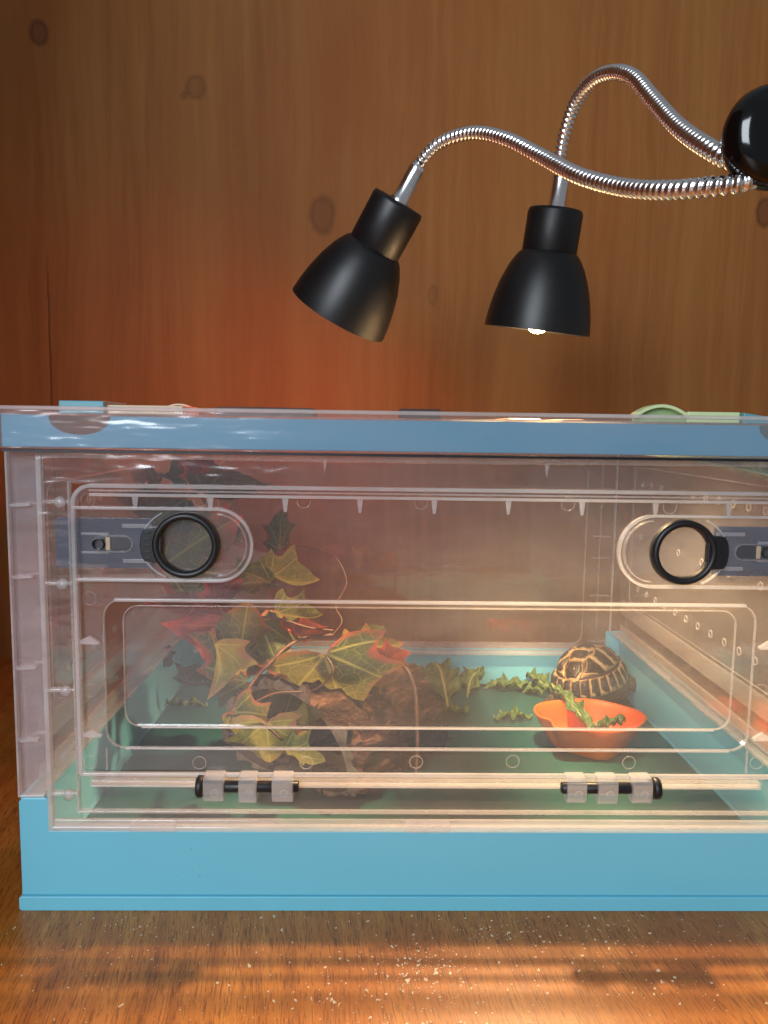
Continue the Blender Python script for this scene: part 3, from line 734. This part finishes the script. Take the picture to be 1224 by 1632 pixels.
# ------------------------------------------------------------------ ivy garland
def leaf_mat(name, green, vein, edge, redness=.5, edge_lo=.72):
    t = NT(name); uv = t.n('UVMap').outputs[0]; s = t.n('SeparateXYZ', {0: uv}); x = t.math('ABSOLUTE', s.outputs[0]); y = s.outputs[1]
    d = None
    for ang in (0, 38, 82):
        q = t.math('ABSOLUTE', t.math('SUBTRACT', t.math('MULTIPLY', x, math.cos(R(ang))), t.math('MULTIPLY', y, math.sin(R(ang)))))
        along = t.math('ADD', t.math('MULTIPLY', x, math.sin(R(ang))), t.math('MULTIPLY', y, math.cos(R(ang))))
        q = t.math('ADD', q, t.math('MULTIPLY', along, .010)); q = t.math('ADD', q, t.math('LESS_THAN', along, 0))
        d = q if d is None else t.math('MINIMUM', d, q)
    main = t.math('SUBTRACT', 1.0, t.sstep(d, .006, .026))
    net = t.n('TexVoronoi', {'Vector': t.map(uv, (1, 1, 1)), 'Scale': 7.5}, feature='DISTANCE_TO_EDGE').outputs[0]
    net2 = t.n('TexVoronoi', {'Vector': uv, 'Scale': 22}, feature='DISTANCE_TO_EDGE').outputs[0]
    fine = t.math('MULTIPLY', t.math('SUBTRACT', 1.0, t.sstep(net, .0, .035)), .75)
    fine2 = t.math('MULTIPLY', t.math('SUBTRACT', 1.0, t.sstep(net2, .0, .07)), .32)
    nz = t.noise(t.n('TexCoord').outputs['Object'], 70, 5)
    mot = t.noise(uv, 3.2, 4)
    g2 = tuple(c*.45 for c in green[:3])+(1,); g3 = tuple(min(1, c*1.5) for c in green[:3])+(1,)
    c = t.ramp(mot, [(.3, g2), (.5, green), (.72, g3)])
    vv = t.math('MAXIMUM', main, t.math('MAXIMUM', fine, fine2))
    c = t.mix(t.math('MULTIPLY', vv, .62), c, vein)
    e = t.n('Attribute', attribute_name='edge').outputs['Fac']
    ef = t.math('MULTIPLY', t.sstep(t.math('ADD', e, t.math('MULTIPLY', t.math('SUBTRACT', t.noise(uv, 2.4, 3), .5), redness)), edge_lo, 1.02), t.sstep(t.noise(t.n('TexCoord').outputs['Object'], 1.7, 2), .40, .58))
    c = t.mix(ef, c, edge)
    h = t.math('ADD', t.math('MULTIPLY', vv, -.6), nz)
    b = t.n('BsdfPrincipled', {'Base Color': c, 'Roughness': .5, 'Specular IOR Level': .35, 'Normal': t.bump(h, .5, .0012)}).outputs[0]
    tl = t.n('BsdfTranslucent', {0: t.mix(.5, c, vein)}).outputs[0]
    return t.surf(t.n('MixShader', {0: .24, 1: b, 2: tl}).outputs[0])
LM = {
 'g': leaf_mat('ivy_green', lin(66, 82, 38), lin(206, 190, 96), lin(196, 82, 54), .55, .80),
 'd': leaf_mat('ivy_dark_green', lin(36, 48, 28), lin(120, 120, 70), lin(70, 70, 40), .2, .9),
 'o': leaf_mat('ivy_olive', lin(98, 104, 48), lin(210, 196, 104), lin(170, 150, 66), .4, .8),
 'y': leaf_mat('ivy_yellow', lin(156, 144, 66), lin(232, 206, 116), lin(190, 124, 90), .9, .62),
 'r': leaf_mat('ivy_red', lin(112, 34, 30), lin(176, 92, 70), lin(206, 74, 60), .6, .65),
 'm': leaf_mat('ivy_mixed', lin(84, 92, 42), lin(206, 190, 100), lin(206, 72, 50), 1.1, .62),
}
HALF = [(0, .03), (.07, -.06), (.20, -.12), (.36, -.10), (.52, -.02), (.43, .08), (.41, .15), (.42, .215), (.50, .30), (.64, .43), (.47, .475), (.385, .505), (.325, .56), (.255, .665), (.175, .80), (.07, .93), (0, 1.0)]
def leaf_mesh(fold, curl, wave, seed):
    rnd = random.Random(seed)
    out = HALF+[(-x, y) for x, y in HALF[-2:0:-1]]
    # subdivide the outline
    pts = []
    for i in range(len(out)):
        a, b = out[i], out[(i+1) % len(out)]
        for k in range(2): pts.append((a[0]+(b[0]-a[0])*k/2+rnd.gauss(0, .006), a[1]+(b[1]-a[1])*k/2+rnd.gauss(0, .006)))
    n = len(pts); cx, cy = 0, .30; rings = 9; vs = [(cx, cy)]; edge = [0]
    for j in range(1, rings+1):
        f = j/rings
        for x, y in pts: vs.append((cx+(x-cx)*f, cy+(y-cy)*f)); edge.append(f)
    fs = [(0, 1+i, 1+(i+1) % n) for i in range(n)]
    for j in range(rings-1):
        o = 1+j*n
        for i in range(n): fs.append((o+i, o+n+i, o+n+(i+1) % n, o+(i+1) % n))
    me = bpy.data.meshes.new('leaf'); V3 = []
    for x, y in vs:
        z = -fold*abs(x)+curl*((y-.3)**2)+wave*math.sin(5*x+seed)*math.cos(4*y+seed*2)+.02*math.sin(9*x+3*y+seed)
        z += .03*max(0, .06-abs(x))/.06*-1
        V3.append((x, y, z))
    me.from_pydata(V3, [], fs); me.update()
    me.polygons.foreach_set('use_smooth', [True]*len(me.polygons))
    uvl = me.uv_layers.new(name='UVMap')
    for l in me.loops: uvl.data[l.index].uv = vs[l.vertex_index]
    at_ = me.attributes.new('edge', 'FLOAT', 'POINT'); at_.data.foreach_set('value', edge)
    return me
ivy = empty('ivy_garland', (-.12, .24, FL)); tag(ivy, 'artificial ivy garland with green and red leaves trailing over the bark log', 'ivy garland')
LEAVES = [  # base pixel, depth, tip direction in the picture, length m, lean back, roll, material, fold, curl, width
 (517, 1042, .172, -74, .043, -8, 4, 'g', .16, -.25, 1.5), (470, 1090, .20, -150, .030, 20, 30, 'd', .3, -.3, 1.0),
 (383, 1072, .190, 84, .043, 6, 24, 'g', .35, .2, 1.0), (350, 1022, .165, -92, .030, -10, 35, 'y', .45, .5, .8),
 (372, 990, .205, 183, .038, 15, 40, 'r', .4, .2, .75), (440, 982, .200, -14, .026, -10, 40, 'o', .5, -.4, .95), (412, 990, .21, -62, .036, 20, -25, 'g', .3, .3, .9),
 (430, 922, .235, -10, .028, 5, 58, 'o', .5, -.2, 1.3), (432, 925, .24, 196, .032, 5, -50, 'o', .3, .2, 1.1),
 (330, 930, .245, 200, .036, 10, 48, 'r', .4, .2, 1.0), (248, 905, .235, 33, .058, 10, -10, 'm', .25, -.2, .95), (325, 840, .240, -15, .030, 10, 30, 'm', .4, .3, .9),
 (300, 798, .250, 176, .042, 10, 62, 'd', .3, .2, 1.0), (325, 795, .250, 8, .042, 10, 64, 'd', .3, -.2, 1.0),
 (318, 768, .270, 70, .020, 10, 30, 'r', .4, .2, 1.1), (300, 768, .280, 112, .019, 15, 10, 'd', .3, .2, 1.1), (250, 772, .300, 150, .018, 20, 30, 'd', .2, .2, 1.0),
 (445, 872, .330, 82, .030, 20, 20, 'g', .3, .2, .6),
 (368, 1138, .125, -38, .028, 10, 25, 'g', .25, -.3, 1.0), (425, 1156, .105, -88, .0245, -12, -6, 'y', .35, -.3, 1.35), (455, 1192, .115, -20, .020, 20, 25, 'o', .3, -.2, 1.0),
 (492, 1152, .12, 100, .014, 20, 10, 'd', .3, .2, .8), (585, 1030, .23, 60, .020, 20, 10, 'd', .2, .2, .9), (610, 1056, .195, 32, .019, 20, 10, 'r', .3, .2, .9),
 (300, 1090, .33, 65, .022, 20, 20, 'd', .3, .2, .9), (395, 1085, .25, 165, .030, 20, 30, 'd', .3, .2, .9), (345, 965, .225, 50, .026, 20, 40, 'r', .3, .2, .9),
 (480, 1015, .23, 35, .020, 20, 30, 'r', .3, .2, .8), (560, 1040, .21, 10, .030, 15, 35, 'g', .3, -.2, .9), (265, 1060, .36, 80, .016, 10, 30, 'd', .3, .2, .7)]  # last one: dark leaf standing in for a leaf-shaped shadow on the left side
for i, (px, py, y, ang, ln, lean, roll, mk, fold, curl, wid) in enumerate(LEAVES):
    me = leaf_mesh(fold*1.4, curl*1.6, .085, i*1.37+.4); me.materials.append(LM[mk])
    o = bpy.data.objects.new('leaf', me); COL.objects.link(o); keep(o, ivy)
    p = at(px, py, Y=y)
    tip = Vector((math.cos(R(ang)), 0, math.sin(R(ang)))); nrm = Vector((0, -1, 0)); rt = tip.cross(nrm)
    B = Matrix((rt, tip, nrm)).transposed().to_4x4()
    mw = Matrix.Translation(p) @ B @ Matrix.Rotation(R(lean), 4, 'X') @ Matrix.Rotation(R(roll), 4, 'Y') @ Matrix.Diagonal((ln*wid*1.72, ln*1.72, ln*1.72, 1))
    o.matrix_basis = mw
t = NT('vine_stem'); v = t.coords(); nz = t.noise(v, 90, 4)
vm = t.bsdf(Base_Color=t.ramp(nz, [(.3, lin(66, 42, 32)), (.7, lin(116, 78, 58))]), Roughness=.6, Normal=t.bump(nz, .4, .001))
for path, r in (([(365, 1140, .14), (380, 1120, .15), (408, 1080, .17), (432, 1055, .18), (458, 1030, .2), (490, 1015, .22), (530, 1012, .24)], .0016),
                ([(362, 1138, .14), (395, 1125, .15), (440, 1105, .16), (500, 1100, .17), (530, 1070, .17), (517, 1042, .176)], .0011),
                ([(630, 1052, .21), (650, 1070, .195), (661, 1100, .185), (664, 1140, .17), (665, 1190, .15), (663, 1235, .13)], .0018),
                ([(530, 1012, .24), (545, 990, .25), (535, 965, .26), (552, 930, .27), (540, 895, .28), (520, 880, .3), (470, 868, .32), (440, 868, .33)], .0005),
                ([(240, 900, .24), (255, 925, .25), (300, 940, .25), (330, 925, .25), (350, 880, .25), (340, 830, .25), (310, 770, .27)], .0014),
                ([(340, 960, .22), (372, 990, .2), (400, 985, .205), (440, 985, .2), (490, 1000, .21), (530, 1005, .24)], .0012),
                ([(362, 1140, .13), (390, 1142, .12), (420, 1155, .11), (450, 1180, .11)], .0010)):
    o = MB().tube(catmull([at(px, py, Y=y) for px, py, y in path], 8), r, 8).build('vine', vm); keep(o, ivy)

# ------------------------------------------------------------------ orange dish
def dish():
    c = Vector((.195, .262, FL)); n = 72; vs = []; fs = []
    def ring(scale, z, k):
        for i in range(n):
            a = 2*PI*i/n
            r = 1+.05*math.sin(2*a+.8)*k+.03*math.sin(5*a+1)*k
            d = math.atan2(math.sin(a-R(207)), math.cos(a-R(207))); r -= .16*k*math.exp(-(d/.20)**2); r += .09*k*math.exp(-((d-.42)/.22)**2)
            d2 = math.atan2(math.sin(a-R(275)), math.cos(a-R(275))); r += (1-k)*.30*math.exp(-(d2/.38)**2)
            zz = z*(1+.05*k*math.cos(a-R(165)))
            vs.append((.0560*scale*r*math.cos(a), .0455*scale*r*math.sin(a), zz))
    prof = [(.66, .0004, 0), (.70, .002, .05), (.76, .008, .25), (.85, .0165, .5), (.95, .0255, .8), (1.01, .0315, 1), (1.0, .0332, 1), (.96, .0320, 1), (.88, .025, .8), (.79, .016, .5), (.69, .008, .2), (.5, .005, 0), (.2, .0046, 0)]
    for q in prof: ring(*q)
    m = len(prof)
    for j in range(m-1):
        for i in range(n): fs.append((j*n+i, j*n+(i+1) % n, (j+1)*n+(i+1) % n, (j+1)*n+i))
    fs.append(tuple(range(n-1, -1, -1))); fs.append(tuple(range((m-1)*n, m*n)))
    t = NT('orange_glaze'); v = t.coords(); nz = t.noise(v, 60, 4)
    mt = t.bsdf(Base_Color=t.mix(nz, lin(216, 90, 26), lin(236, 112, 40)), Roughness=.45, Specular_IOR_Level=.4, Normal=t.bump(nz, .2, .001))
    o = MB().add(vs, fs, True).build('food_dish', mt); o.location = c
    tag(o, 'shallow orange food dish with a pinched lip in front of the tortoise', 'dish')
dish()

# ------------------------------------------------------------------ tortoise
def tortoise():
    Lh, Wd, Hh = .049, .037, .047
    root = empty('tortoise', (.2315, .372, FL+.002)); root.rotation_euler = (R(-8), R(-5), R(52)); root.scale = (1.12, 1.12, 1.12)
    tag(root, 'small tortoise with dark and yellow domed shell in the back corner', 'tortoise')
    t = NT('tortoise_skin'); v = t.coords(); vo = t.n('TexVoronoi', {'Vector': v, 'Scale': 260}).outputs[0]
    skin = t.bsdf(Base_Color=t.ramp(vo, [(.1, lin(96, 80, 54)), (.6, lin(52, 44, 34))]), Roughness=.75, Normal=t.bump(vo, .6, .002))
    # body: one skinned surface
    J = [(0,0,.020,.026),(.030,0,.022,.018),(.046,0,.026,.0095),(.058,0,.029,.0095),(.066,0,.028,.006),   # neck, head, snout
         (-.032,0,.018,.015),(-.050,0,.012,.004),                                                        # rump, tail
         (.030,.022,.018,.010),(.038,.034,.012,.0075),(.043,.037,.004,.007),(.030,-.022,.018,.010),(.038,-.034,.012,.0075),(.043,-.037,.004,.007),
         (-.028,.022,.016,.010),(-.034,.034,.011,.008),(-.033,.036,.004,.0075),(-.028,-.022,.016,.010),(-.034,-.034,.011,.008),(-.033,-.036,.004,.0075)]
    E_ = [(0,1),(1,2),(2,3),(3,4),(0,5),(5,6),(1,7),(7,8),(8,9),(1,10),(10,11),(11,12),(5,13),(13,14),(14,15),(5,16),(16,17),(17,18)]
    me = bpy.data.meshes.new('body'); me.from_pydata([j[:3] for j in J], E_, []); me.update()
    b = bpy.data.objects.new('body', me); COL.objects.link(b); b.parent = root
    b.modifiers.new('skin', 'SKIN'); sv = me.skin_vertices[0].data
    for i, j in enumerate(J): sv[i].radius = (j[3], j[3]); sv[i].use_root = (i == 0)
    ss = b.modifiers.new('sub', 'SUBSURF'); ss.levels = 2; ss.render_levels = 2
    me.materials.append(skin)
    for s in (1, -1):
        q = MB().lathe([(0, -.0016), (.0012, -.0012), (.0017, 0), (.0012, .0012), (0, .0016)], 12, Matrix.Translation((.0605, s*.0082, .0315)))
        o = q.build('eye', M['gloss'], root)
    # shell surface: u = -1..1 along the length, v = -1..1 across
    def dome(x, y, lift=0):
        r2 = (x/Lh)**2+(y/Wd)**2; r2 = min(r2, 1.0)
        z = .016+Hh*(1-r2)**.52
        n = Vector((x/Lh**2, y/Wd**2, max(z-.016, .004)/Hh**2)).normalized()
        return Vector((x, y, z))+n*lift
    t = NT('carapace_seam'); v = t.coords(); base_m = t.bsdf(Base_Color=lin(60, 44, 30), Roughness=.6)
    vs = []; fs = []; nr, na = 14, 48
    for j in range(nr+1):
        f = math.sin(PI/2*j/nr)
        for i in range(na): a = 2*PI*i/na; vs.append(dome(Lh*f*math.cos(a), Wd*f*math.sin(a)))
    for j in range(nr):
        for i in range(na): fs.append((j*na+i, j*na+(i+1) % na, (j+1)*na+(i+1) % na, (j+1)*na+i))
    # underside
    o2 = len(vs); vs += [(v_[0]*.92, v_[1]*.92, .010) for v_ in vs[nr*na:(nr+1)*na]]
    for i in range(na): fs.append((nr*na+i, nr*na+(i+1) % na, o2+(i+1) % na, o2+i))
    fs.append(tuple(o2+i for i in range(na-1, -1, -1)))
    cp = MB().add(vs, fs, True).build('carapace', base_m, root)
    t = NT('tortoise_scute'); v = t.coords(); e = t.n('Attribute', attribute_name='rim').outputs['Fac']
    g = t.noise(v, 140, 4)
    f = t.sstep(t.math('ADD', e, t.math('MULTIPLY', t.math('SUBTRACT', g, .5), .75)), .60, .80)
    c = t.mix(f, t.mix(g, lin(24, 18, 14), lin(48, 36, 27)), t.mix(g, lin(160, 130, 88), lin(200, 170, 122)))
    ringh = t.math('SINE', t.math('MULTIPLY', e, 26.0))
    sm = t.bsdf(Base_Color=c, Roughness=.42, Normal=t.bump(ringh, .35, .0006))
    def scute(poly, skew=(0, 0)):
        """patch over the dome from a plan polygon, proud of the seams"""
        cx = sum(p[0] for p in poly)/len(poly); cy = sum(p[1] for p in poly)/len(poly)
        pts = []
        for i in range(len(poly)):
            a, b = poly[i], poly[(i+1) % len(poly)]
            for k in range(5): pts.append((a[0]+(b[0]-a[0])*k/5, a[1]+(b[1]-a[1])*k/5))
        n = len(pts); rings = 6
        vs = []; rim = []; fs = []
        for j in range(rings+1):
            f = [.02, .25, .45, .65, .82, .95, .97][j]
            for x, y in pts:
                X, Y_ = cx+(x-cx)*f, cy+(y-cy)*f
                lift = .0026*(1-f*f)+.0009 if j < rings else -.0004
                vs.append(dome(X, Y_, lift))
                side = (x-cx)*skew[0]+(y-cy)*skew[1]
                rim.append(min(1, max(0, f*(.86+side*18))))
        for j in range(rings):
            for i in range(n): fs.append((j*n+i, j*n+(i+1) % n, (j+1)*n+(i+1) % n, (j+1)*n+i))
        fs.append(tuple(range(n-1, -1, -1)))
        o = MB().add(vs, fs, True).build('scute', sm, cp)
        a_ = o.data.attributes.new('rim', 'FLOAT', 'POINT'); a_.data.foreach_set('value', rim)
    el = lambda a, f: (Lh*f*math.cos(R(a)), Wd*f*math.sin(R(a)))
    xs = [-.86, -.52, -.18, .18, .52, .86]; hw = .30
    for i in range(5):
        x0, x1 = xs[i]*Lh, xs[i+1]*Lh; xm = (x0+x1)/2; wv = Wd*(hw if 0 < i < 4 else .26)
        scute([(x0, -wv*.75), (xm, -wv*1.05), (x1, -wv*.75), (x1, wv*.75), (xm, wv*1.05), (x0, wv*.75)], (-.8, .2))
    cxs = [-.80, -.36, .0, .36, .80]
    for s in (1, -1):
        for i in range(4):
            x0, x1 = cxs[i]*Lh, cxs[i+1]*Lh
            def lim(x): return Wd*math.sqrt(max(0, .80**2-(x/Lh)**2))
            y0a, y0b = s*Wd*hw*(.8 if i > 0 else .72), s*Wd*hw*(.8 if i < 3 else .72)
            pa = [(x0, y0a), ((x0+x1)/2, s*Wd*hw*1.02), (x1, y0b)]
            xe0 = x0 if abs(x0) < .7*Lh else math.copysign(.70*Lh, x0); xe1 = x1 if abs(x1) < .7*Lh else math.copysign(.70*Lh, x1)
            pb = [(xe1, s*max(lim(xe1), Wd*.36)), ((xe0+xe1)/2, s*lim((xe0+xe1)/2)), (xe0, s*max(lim(xe0), Wd*.36))]
            scute(pa+pb, (-1.0, -.4*s))
    for k in range(24):
        a0, a1 = k*15, (k+1)*15
        scute([el(a0, .83), el((a0+a1)/2, .83), el(a1, .83), el(a1, .985), el((a0+a1)/2, .985), el(a0, .985)], (1.5*math.sin(R(a0)), -1.5*math.cos(R(a0))))
tortoise()

# ------------------------------------------------------------------ salad leaves
t = NT('salad_green'); uv = t.n('UVMap').outputs[0]; s_ = t.n('SeparateXYZ', {0: uv}); ax_ = t.math('ABSOLUTE', s_.outputs[0])
nz = t.noise(t.coords(), 90, 5)
rb_ = t.math('SUBTRACT', 1.0, t.sstep(ax_, .03, .09))
sv_ = t.math('SUBTRACT', 1.0, t.sstep(t.math('ABSOLUTE', t.math('SINE', t.math('MULTIPLY', t.math('SUBTRACT', s_.outputs[1], t.math('MULTIPLY', ax_, .35)), 22.0))), .0, .12))
c = t.ramp(nz, [(.3, lin(52, 82, 38)), (.55, lin(84, 116, 54)), (.75, lin(120, 144, 74))])
c = t.mix(t.math('MAXIMUM', rb_, t.math('MULTIPLY', sv_, .4)), c, lin(176, 190, 124))
bs = t.n('BsdfPrincipled', {'Base Color': c, 'Roughness': .5, 'Normal': t.bump(nz, .6, .002)}).outputs[0]
salad = t.surf(t.n('MixShader', {0: .2, 1: bs, 2: t.n('BsdfTranslucent', {0: c}).outputs[0]}).outputs[0])
def salad_leaf(label, base, length, width, heading, rise, curl, seed, lobes=5, group=None):
    """leaf lying along a curved midrib; heading in plan, rise = how much it stands up"""
    rnd = random.Random(seed); n = 26; m = 6; vs = []; uv = []
    pos = Vector(base); ang = R(heading); el_ = R(rise)
    side0 = Vector((-math.sin(ang), math.cos(ang), 0))
    mid = []
    for i in range(n+1):
        mid.append(pos.copy()); d = Vector((math.cos(ang)*math.cos(el_), math.sin(ang)*math.cos(el_), math.sin(el_)))
        pos = pos+d*(length/n); el_ += R(curl)/n; ang += R(rnd.gauss(0, 2))
        if pos.z < FL+.0015: pos.z = FL+.0015
    for i in range(n+1):
        u = i/n
        wv = width*(math.sin(PI*min(1, u*.93+.07))**.7)*(.52+.48*abs(math.sin(lobes*PI*u+.4)))*(.25 if u < .22 else 1)
        for k in range(-m, m+1):
            f = k/m; q = mid[i]+side0*(wv*f)+Vector((0, 0, .12*wv*f*f*4+.004*math.sin(u*17+k*1.3+seed)*abs(f)+.0025*math.sin(u*31+seed)*abs(f)))
            q.z = max(q.z, FL+.0008+.0003*abs(k)); vs.append(q); uv.append((f*wv/width, u))
    mm = 2*m+1; fs = [(i*mm+k, i*mm+k+1, (i+1)*mm+k+1, (i+1)*mm+k) for i in range(n) for k in range(mm-1)]
    mb = MB().add(vs, fs, True); o = mb.build('salad_leaf', salad, normals=False)
    ul = o.data.uv_layers.new(name='UVMap')
    for l in o.data.loops: ul.data[l.index].uv = uv[l.vertex_index]
    md = o.modifiers.new('solid', 'SOLIDIFY'); md.thickness = .0006; md.offset = 0
    tag(o, label, 'salad leaf', 'salad leaves strewn on the box floor')
    return o
f_ = lambda px, py, z=FL+.002: at(px, py, Z=z)
salad_leaf('large dark green salad leaf standing upright beside the bark log', f_(715, 1135), .075, .022, 100, 62, -60, 1, 4)
salad_leaf('curled green salad leaf right behind the tall upright one', f_(745, 1112), .055, .016, 70, 55, -70, 2, 5)
salad_leaf('broad green salad leaf lying flat at the foot of the bark log', f_(690, 1140), .045, .014, 15, 12, -30, 3, 3)
salad_leaf('short salad leaf leaning on the right end of the bark log', f_(700, 1110), .05, .018, 130, 50, -50, 31, 4)
salad_leaf('frilly salad leaf left of centre at the foot of the back wall', f_(770, 1098), .055, .014, 5, 18, -40, 4, 6)
salad_leaf('thin salad leaf in the middle of the floor along the back wall', f_(800, 1100), .05, .012, 20, 22, -50, 5, 6)
salad_leaf('salad leaf with pale stem just left of the tortoise', f_(905, 1112), .055, .013, 165, 20, -40, 6, 5)
salad_leaf('small salad leaf tucked against the left side of the tortoise shell', f_(880, 1108), .05, .014, 120, 35, -40, 7, 5)
salad_leaf('small twisted salad leaf alone on the floor left of the orange dish', f_(848, 1146), .045, .010, 170, 18, -40, 8, 5)
salad_leaf('wilted salad scrap on the floor at the far left corner', f_(330, 1125), .05, .008, 170, 5, -10, 9, 5)
o = salad_leaf('feathery salad leaf hanging over the back rim of the orange dish', (.170, .325, .052), .088, .012, -58, -18, -14, 10, 5)
o = salad_leaf('slim salad leaf lying inside the orange dish', (.196, .262, .024), .042, .008, 12, 22, -20, 11, 4)
